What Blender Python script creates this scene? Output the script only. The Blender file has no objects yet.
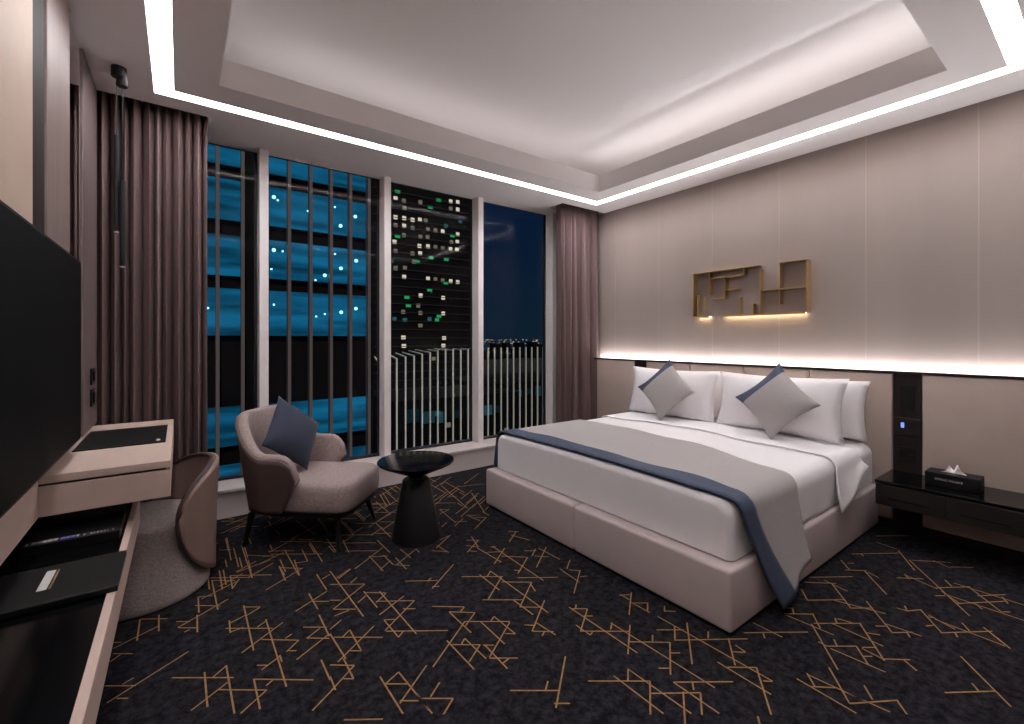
import bpy, bmesh, math, random
from mathutils import Vector, Matrix
random.seed(7)
C = bpy.context.scene.collection
PI = math.pi

# ------------------------------------------------------------------ helpers
def lin(r, g, b):
    f = lambda v: (v/255/12.92) if v/255 <= .04045 else ((v/255+.055)/1.055)**2.4
    return (f(r), f(g), f(b), 1)

def mat(name, col, rough=.6, metal=0, noise=0, nscale=40, bump=0, bscale=300, spec=.5, sheen=0, coat=0, stretch=None):
    m = bpy.data.materials.new(name); m.use_nodes = True
    nt = m.node_tree; b = nt.nodes['Principled BSDF']
    b.inputs['Base Color'].default_value = col
    b.inputs['Roughness'].default_value = rough
    b.inputs['Metallic'].default_value = metal
    b.inputs['Specular IOR Level'].default_value = spec
    if sheen:
        b.inputs['Sheen Weight'].default_value = sheen
    if coat:
        b.inputs['Coat Weight'].default_value = coat
        b.inputs['Coat Roughness'].default_value = .08
    tc = nt.nodes.new('ShaderNodeTexCoord')
    src = tc.outputs['Object']
    if stretch:
        mp = nt.nodes.new('ShaderNodeMapping'); mp.inputs['Scale'].default_value = stretch
        nt.links.new(src, mp.inputs['Vector']); src = mp.outputs['Vector']
    if noise:
        n = nt.nodes.new('ShaderNodeTexNoise'); n.inputs['Scale'].default_value = nscale
        n.inputs['Detail'].default_value = 6
        nt.links.new(src, n.inputs['Vector'])
        r = nt.nodes.new('ShaderNodeValToRGB')
        r.color_ramp.elements[0].position = .3; r.color_ramp.elements[1].position = .7
        r.color_ramp.elements[0].color = tuple(c*(1-noise) for c in col[:3])+(1,)
        r.color_ramp.elements[1].color = tuple(min(1, c*(1+noise)) for c in col[:3])+(1,)
        nt.links.new(n.outputs['Fac'], r.inputs['Fac']); nt.links.new(r.outputs['Color'], b.inputs['Base Color'])
    if bump:
        n2 = nt.nodes.new('ShaderNodeTexNoise'); n2.inputs['Scale'].default_value = bscale
        n2.inputs['Detail'].default_value = 3
        nt.links.new(src, n2.inputs['Vector'])
        bp = nt.nodes.new('ShaderNodeBump'); bp.inputs['Strength'].default_value = bump
        bp.inputs['Distance'].default_value = .004
        nt.links.new(n2.outputs['Fac'], bp.inputs['Height']); nt.links.new(bp.outputs['Normal'], b.inputs['Normal'])
    return m

def emit(name, col, strength):
    m = bpy.data.materials.new(name); m.use_nodes = True
    nt = m.node_tree; nt.nodes.clear()
    e = nt.nodes.new('ShaderNodeEmission'); o = nt.nodes.new('ShaderNodeOutputMaterial')
    e.inputs['Color'].default_value = col; e.inputs['Strength'].default_value = strength
    nt.links.new(e.outputs[0], o.inputs[0])
    return m

def link(name, bm, m, parent=None, smooth=False):
    me = bpy.data.meshes.new(name)
    bmesh.ops.recalc_face_normals(bm, faces=bm.faces)
    bm.to_mesh(me); bm.free()
    for mm in (m if isinstance(m, (list, tuple)) else [m]):
        me.materials.append(mm)
    if smooth:
        for p in me.polygons: p.use_smooth = True
    o = bpy.data.objects.new(name, me); C.objects.link(o)
    if parent: o.parent = parent
    if smooth == 'auto':
        for p in me.polygons: p.use_smooth = True
        me.set_sharp_from_angle(angle=math.radians(40))
    return o

def tag(o, label=None, cat=None, group=None, kind=None):
    if label: o['label'] = label
    if cat: o['category'] = cat
    if group: o['group'] = group
    if kind: o['kind'] = kind
    return o

def empty(name, label, cat, loc=(0, 0, 0), rz=0, group=None):
    o = bpy.data.objects.new(name, None); C.objects.link(o)
    o.location = loc; o.rotation_euler = (0, 0, rz); o.empty_display_size = .05
    return tag(o, label, cat, group)

def box(bm, x0, x1, y0, y1, z0, z1, bev=0, seg=2, mi=0):
    vs = [bm.verts.new((x, y, z)) for x in (x0, x1) for y in (y0, y1) for z in (z0, z1)]
    idx = [(0, 1, 3, 2), (4, 6, 7, 5), (0, 4, 5, 1), (2, 3, 7, 6), (0, 2, 6, 4), (1, 5, 7, 3)]
    fs = [bm.faces.new([vs[i] for i in f]) for f in idx]
    for f in fs: f.material_index = mi
    bmesh.ops.recalc_face_normals(bm, faces=fs)
    if bev:
        es = list({e for f in fs for e in f.edges})
        r = bmesh.ops.bevel(bm, geom=es, offset=bev, segments=seg, affect='EDGES', profile=.5)
        for f in r['faces']: f.material_index = mi
    return bm

def B(*a, **k):
    return box(bmesh.new(), *a, **k)

def lathe(prof, n=48, cx=0, cy=0):
    bm = bmesh.new(); rings = []
    for r, z in prof:
        if r < 1e-5: rings.append([bm.verts.new((cx, cy, z))])
        else: rings.append([bm.verts.new((cx+r*math.cos(2*PI*k/n), cy+r*math.sin(2*PI*k/n), z)) for k in range(n)])
    for a, b in zip(rings, rings[1:]):
        for k in range(n):
            q = [a[k % len(a)], a[(k+1) % len(a)], b[(k+1) % len(b)], b[k % len(b)]]
            u = []
            for v in q:
                if v not in u: u.append(v)
            if len(u) > 2: bm.faces.new(u)
    return bm

def tube(bm, p0, p1, r0, r1=None, n=12):
    r1 = r0 if r1 is None else r1
    p0, p1 = Vector(p0), Vector(p1); d = (p1-p0).normalized()
    a = d.orthogonal().normalized(); b = d.cross(a)
    A = [bm.verts.new(p0+(a*math.cos(2*PI*k/n)+b*math.sin(2*PI*k/n))*r0) for k in range(n)]
    Bv = [bm.verts.new(p1+(a*math.cos(2*PI*k/n)+b*math.sin(2*PI*k/n))*r1) for k in range(n)]
    for k in range(n): bm.faces.new((A[k], A[(k+1) % n], Bv[(k+1) % n], Bv[k]))
    bm.faces.new(A[::-1]); bm.faces.new(Bv)
    return bm

def sheet(P, nu, nv, th):
    """closed thick sheet: P(u,v) -> point, thickness th along the normal"""
    pts = [[Vector(P(i/nu, j/nv)) for j in range(nv+1)] for i in range(nu+1)]
    bm = bmesh.new()
    def nrm(i, j):
        a = pts[min(i+1, nu)][j]-pts[max(i-1, 0)][j]; b = pts[i][min(j+1, nv)]-pts[i][max(j-1, 0)]
        n = a.cross(b)
        return n.normalized() if n.length > 1e-9 else Vector((0, 0, 1))
    T = [[bm.verts.new(pts[i][j]) for j in range(nv+1)] for i in range(nu+1)]
    U = [[bm.verts.new(pts[i][j]-nrm(i, j)*th) for j in range(nv+1)] for i in range(nu+1)]
    for i in range(nu):
        for j in range(nv):
            bm.faces.new((T[i][j], T[i+1][j], T[i+1][j+1], T[i][j+1]))
            bm.faces.new((U[i][j+1], U[i+1][j+1], U[i+1][j], U[i][j]))
    for i in range(nu):
        bm.faces.new((T[i][0], U[i][0], U[i+1][0], T[i+1][0])); bm.faces.new((T[i+1][nv], U[i+1][nv], U[i][nv], T[i][nv]))
    for j in range(nv):
        bm.faces.new((T[0][j+1], U[0][j+1], U[0][j], T[0][j])); bm.faces.new((T[nu][j], U[nu][j], U[nu][j+1], T[nu][j+1]))
    return bm

def pillow_bm(w, h, t, n=20, pinch=.06, p=2.2, stripe=None):
    """pillow standing in the local x (w) / z (h) plane, puffing along y; stripe: material 1 for local u beyond it"""
    bm = bmesh.new(); g = {}
    def surf(i, j, s):
        u, v = 2*i/n-1, 2*j/n-1
        x = u*w/2*(1-pinch*(1-v*v)*abs(u)); z = v*h/2*(1-pinch*(1-u*u)*abs(v))
        f = ((1-abs(u)**p)*(1-abs(v)**p))**.55
        return (x, s*t/2*f, z)
    for s in (1, -1):
        for i in range(n+1):
            for j in range(n+1):
                edge = i in (0, n) or j in (0, n)
                k = (i, j, 0 if edge else s)
                if k not in g: g[k] = bm.verts.new(surf(i, j, s))
        for i in range(n):
            for j in range(n):
                vs = [g[(a, b, 0 if (a in (0, n) or b in (0, n)) else s)] for a, b in ((i, j), (i+1, j), (i+1, j+1), (i, j+1))]
                if s < 0: vs.reverse()
                try:
                    f = bm.faces.new(vs)
                    if stripe is not None and (2*(i+.5)/n-1) > stripe: f.material_index = 1
                except ValueError: pass
    return bm

def text_bm(s, size, depth=.0006):
    cu = bpy.data.curves.new('text', 'FONT'); cu.body = s; cu.size = size; cu.extrude = depth
    cu.align_x = 'CENTER'; cu.align_y = 'CENTER'
    o = bpy.data.objects.new('text', cu); C.objects.link(o)
    dg = bpy.context.evaluated_depsgraph_get()
    me = bpy.data.meshes.new_from_object(o.evaluated_get(dg))
    bm = bmesh.new(); bm.from_mesh(me)
    bpy.data.objects.remove(o); bpy.data.curves.remove(cu); bpy.data.meshes.remove(me)
    return bm

def struct(name, bm, m, parent=None, smooth=False):
    o = link(name, bm, m, parent, smooth)
    if not parent: o['kind'] = 'structure'
    return o

# ------------------------------------------------------------------ key dimensions (metres)
ZC = 2.79                      # soffit
YG = 4.12                      # glass
XW = 4.05                      # headboard wall
XH = 3.95                      # face of the padded panels
XL = -.50                      # wall with the television
YB = -1.1                      # wall behind
WARM = (1, .89, .82, 1)

# ------------------------------------------------------------------ materials
M = {}
M['ceiling'] = mat('ceiling_paint', lin(243, 238, 237), .75)
M['wallpaper'] = mat('wall_fabric', lin(146, 131, 125), .8, noise=.05, nscale=3, bump=.25, bscale=160, stretch=(1, 1, .12))
M['seam'] = mat('wall_seam', lin(158, 142, 134), .6)
M['leather'] = mat('beige_leather', lin(178, 160, 150), .55, noise=.04, nscale=5, bump=.08, bscale=250)
M['dark_wood'] = mat('dark_veneer', lin(40, 33, 31), .55, spec=.25, noise=.2, nscale=20, stretch=(1, 1, .1))
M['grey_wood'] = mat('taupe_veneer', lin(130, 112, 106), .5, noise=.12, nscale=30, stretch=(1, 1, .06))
M['brown_wood'] = mat('brown_veneer', lin(40, 32, 29), .65, spec=.2, noise=.15, nscale=30, stretch=(1, 1, .06))
M['grey_wood_shaded'] = mat('taupe_veneer_shaded', lin(108, 91, 88), .55, noise=.12, nscale=30, stretch=(1, 1, .06))  # the taupe veneer again, colour darkened because less light reaches that panel
M['beige_panel'] = mat('beige_panel', lin(202, 178, 160), .6, noise=.04, nscale=6)
M['desk_wood'] = mat('ash_veneer', lin(196, 172, 160), .5, noise=.06, nscale=14, stretch=(1, .15, 1))
M['gap'] = mat('shadow_gap', lin(40, 32, 30), .8)
M['black'] = mat('black_lacquer', lin(8, 8, 10), .16, spec=.35)
M['blackmatt'] = mat('black_matt', lin(13, 12, 13), .5, spec=.3)
M['screen'] = mat('screen_glass', lin(5, 6, 6), .6, spec=.1)
M['nightstand'] = mat('charcoal_lacquer', lin(40, 35, 36), .3, noise=.15, nscale=12, stretch=(1, .1, 1))
M['curtain'] = mat('curtain_cloth', lin(118, 98, 96), .9, noise=.06, nscale=60, bump=.2, bscale=500, spec=.1)
M['linen'] = mat('white_linen', lin(238, 233, 234), .8, noise=.015, nscale=4, bump=.12, bscale=14)
M['bedbase'] = mat('bed_leather', lin(192, 177, 174), .6, noise=.03, nscale=6, bump=.08, bscale=280)
M['runner'] = mat('grey_throw', lin(172, 166, 164), .9, noise=.08, nscale=160, bump=.3, bscale=420)
M['blue'] = mat('blue_band', lin(66, 76, 97), .75, noise=.1, nscale=120, bump=.2, bscale=400)
M['bluecushion'] = mat('blue_velvet', lin(40, 48, 68), .8, noise=.15, nscale=80, bump=.2, bscale=300, sheen=.1)
M['chairfabric'] = mat('oatmeal_weave', lin(156, 138, 135), .9, noise=.3, nscale=130, bump=.3, bscale=500)
M['chairleather'] = mat('brown_leather', lin(92, 73, 69), .55, noise=.06, nscale=12)
M['deskfabric'] = mat('grey_weave', lin(160, 146, 143), .9, noise=.28, nscale=130, bump=.3, bscale=500)
M['deskleather'] = mat('taupe_leather', lin(134, 110, 102), .5, noise=.05, nscale=12)
M['pipingleather'] = mat('dark_piping', lin(62, 48, 44), .6)
M['white_metal'] = mat('white_aluminium', lin(242, 234, 232), .45)
M['sill'] = mat('sill_board', lin(216, 203, 200), .4)
M['frame'] = mat('dark_gasket', lin(26, 24, 28), .5)
M['gold'] = mat('brushed_gold', lin(180, 150, 104), .42, metal=.7)
M['carpetgold'] = mat('gold_yarn', lin(150, 112, 68), .85, noise=.25, nscale=40)
M['mirror'] = mat('mirror_silver', (.85, .83, .82, 1), .02, metal=1)
M['tissue'] = mat('tissue_paper', lin(245, 240, 238), .8)
M['silver'] = mat('silver_print', lin(190, 186, 184), .5)
M['violet'] = mat('violet_print', lin(120, 110, 190), .5)
M['darkfin'] = mat('bronze_fin', lin(120, 108, 106), .5)
M['facade'] = mat('night_facade', lin(12, 11, 15), .7, spec=.1)
M['slab'] = mat('slab_edge', lin(36, 33, 31), .7)
M['ground'] = mat('night_ground', lin(12, 12, 14), .9)
M['whitebar'] = mat('white_railing', lin(250, 245, 225), .5)
M['strip'] = emit('led_diffuser', (.985, .975, 1, 1), 13)
M['bedled'] = emit('bed_led', (.985, .98, 1, 1), 20)
M['trayled'] = emit('tray_led', (1, .975, .975, 1), 2.3)
M['artled'] = emit('art_led', (1, .8, .5, 1), 9)

def carpet_material():
    m = bpy.data.materials.new('navy_carpet'); m.use_nodes = True; nt = m.node_tree
    b = nt.nodes['Principled BSDF']; b.inputs['Roughness'].default_value = .95; b.inputs['Specular IOR Level'].default_value = .1
    tc = nt.nodes.new('ShaderNodeTexCoord')
    n1 = nt.nodes.new('ShaderNodeTexNoise'); n1.inputs['Scale'].default_value = 1.6; n1.inputs['Detail'].default_value = 4
    n2 = nt.nodes.new('ShaderNodeTexNoise'); n2.inputs['Scale'].default_value = 28; n2.inputs['Detail'].default_value = 8; n2.inputs['Roughness'].default_value = .7
    v = nt.nodes.new('ShaderNodeTexVoronoi'); v.feature = 'DISTANCE_TO_EDGE'; v.inputs['Scale'].default_value = 16
    n3 = nt.nodes.new('ShaderNodeTexNoise'); n3.inputs['Scale'].default_value = 9; n3.inputs['Detail'].default_value = 4
    mx = nt.nodes.new('ShaderNodeMix'); mx.data_type = 'VECTOR'; mx.inputs['Factor'].default_value = .12
    for n in (n1, n2, n3): nt.links.new(tc.outputs['Object'], n.inputs['Vector'])
    nt.links.new(tc.outputs['Object'], mx.inputs[4]); nt.links.new(n3.outputs['Color'], mx.inputs[5])
    nt.links.new(mx.outputs[1], v.inputs['Vector'])
    r = nt.nodes.new('ShaderNodeValToRGB')
    r.color_ramp.elements[0].position = .38; r.color_ramp.elements[0].color = lin(15, 14, 16)
    r.color_ramp.elements[1].position = .66; r.color_ramp.elements[1].color = lin(50, 47, 51)
    nt.links.new(n2.outputs['Fac'], r.inputs['Fac'])
    rb = nt.nodes.new('ShaderNodeValToRGB')
    rb.color_ramp.elements[0].position = .42; rb.color_ramp.elements[0].color = (1, 1, 1, 1)
    rb.color_ramp.elements[1].position = .68; rb.color_ramp.elements[1].color = (.9, .93, 1.12, 1)
    nt.links.new(n1.outputs['Fac'], rb.inputs['Fac'])
    rv = nt.nodes.new('ShaderNodeValToRGB')
    rv.color_ramp.elements[0].position = 0; rv.color_ramp.elements[0].color = (.55, .55, .55, 1)
    rv.color_ramp.elements[1].position = .07; rv.color_ramp.elements[1].color = (1, 1, 1, 1)
    nt.links.new(v.outputs['Distance'], rv.inputs['Fac'])
    m1 = nt.nodes.new('ShaderNodeMix'); m1.data_type = 'RGBA'; m1.blend_type = 'MULTIPLY'; m1.inputs['Factor'].default_value = 1
    m2 = nt.nodes.new('ShaderNodeMix'); m2.data_type = 'RGBA'; m2.blend_type = 'MULTIPLY'; m2.inputs['Factor'].default_value = 1
    nt.links.new(r.outputs[0], m1.inputs[6]); nt.links.new(rb.outputs[0], m1.inputs[7])
    nt.links.new(m1.outputs[2], m2.inputs[6]); nt.links.new(rv.outputs[0], m2.inputs[7])
    nt.links.new(m2.outputs[2], b.inputs['Base Color'])
    bp = nt.nodes.new('ShaderNodeBump'); bp.inputs['Strength'].default_value = .3; bp.inputs['Distance'].default_value = .003
    nt.links.new(n2.outputs['Fac'], bp.inputs['Height']); nt.links.new(bp.outputs[0], b.inputs['Normal'])
    return m
M['carpet'] = carpet_material()

def glass_material():
    m = bpy.data.materials.new('window_glass'); m.use_nodes = True; nt = m.node_tree; nt.nodes.clear()
    o = nt.nodes.new('ShaderNodeOutputMaterial'); t = nt.nodes.new('ShaderNodeBsdfTransparent'); g = nt.nodes.new('ShaderNodeBsdfGlossy')
    f = nt.nodes.new('ShaderNodeFresnel'); f.inputs['IOR'].default_value = 1.45
    mx = nt.nodes.new('ShaderNodeMixShader'); g.inputs['Roughness'].default_value = .01
    t.inputs['Color'].default_value = (.9, .93, .96, 1)
    g.inputs['Color'].default_value = (.3, .3, .3, 1)
    nt.links.new(f.outputs[0], mx.inputs[0]); nt.links.new(t.outputs[0], mx.inputs[1]); nt.links.new(g.outputs[0], mx.inputs[2])
    nt.links.new(mx.outputs[0], o.inputs[0])
    return m
M['glass'] = glass_material()

def blue_glow():
    m = bpy.data.materials.new('blue_lit_interior'); m.use_nodes = True; nt = m.node_tree; nt.nodes.clear()
    o = nt.nodes.new('ShaderNodeOutputMaterial'); e = nt.nodes.new('ShaderNodeEmission')
    tc = nt.nodes.new('ShaderNodeTexCoord'); mp = nt.nodes.new('ShaderNodeMapping'); mp.inputs['Scale'].default_value = (.16, 1, 1.6)
    n = nt.nodes.new('ShaderNodeTexNoise'); n.inputs['Scale'].default_value = 1.0; n.inputs['Detail'].default_value = 3
    r = nt.nodes.new('ShaderNodeValToRGB')
    r.color_ramp.elements[0].position = .36; r.color_ramp.elements[0].color = (.004, .06, .115, 1)
    r.color_ramp.elements[1].position = .68; r.color_ramp.elements[1].color = (.012, .25, .50, 1)
    nt.links.new(tc.outputs['Object'], mp.inputs[0]); nt.links.new(mp.outputs[0], n.inputs['Vector'])
    nt.links.new(n.outputs['Fac'], r.inputs['Fac']); nt.links.new(r.outputs[0], e.inputs['Color'])
    e.inputs['Strength'].default_value = .235
    nt.links.new(e.outputs[0], o.inputs[0])
    return m
M['blueglow'] = blue_glow()

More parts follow.
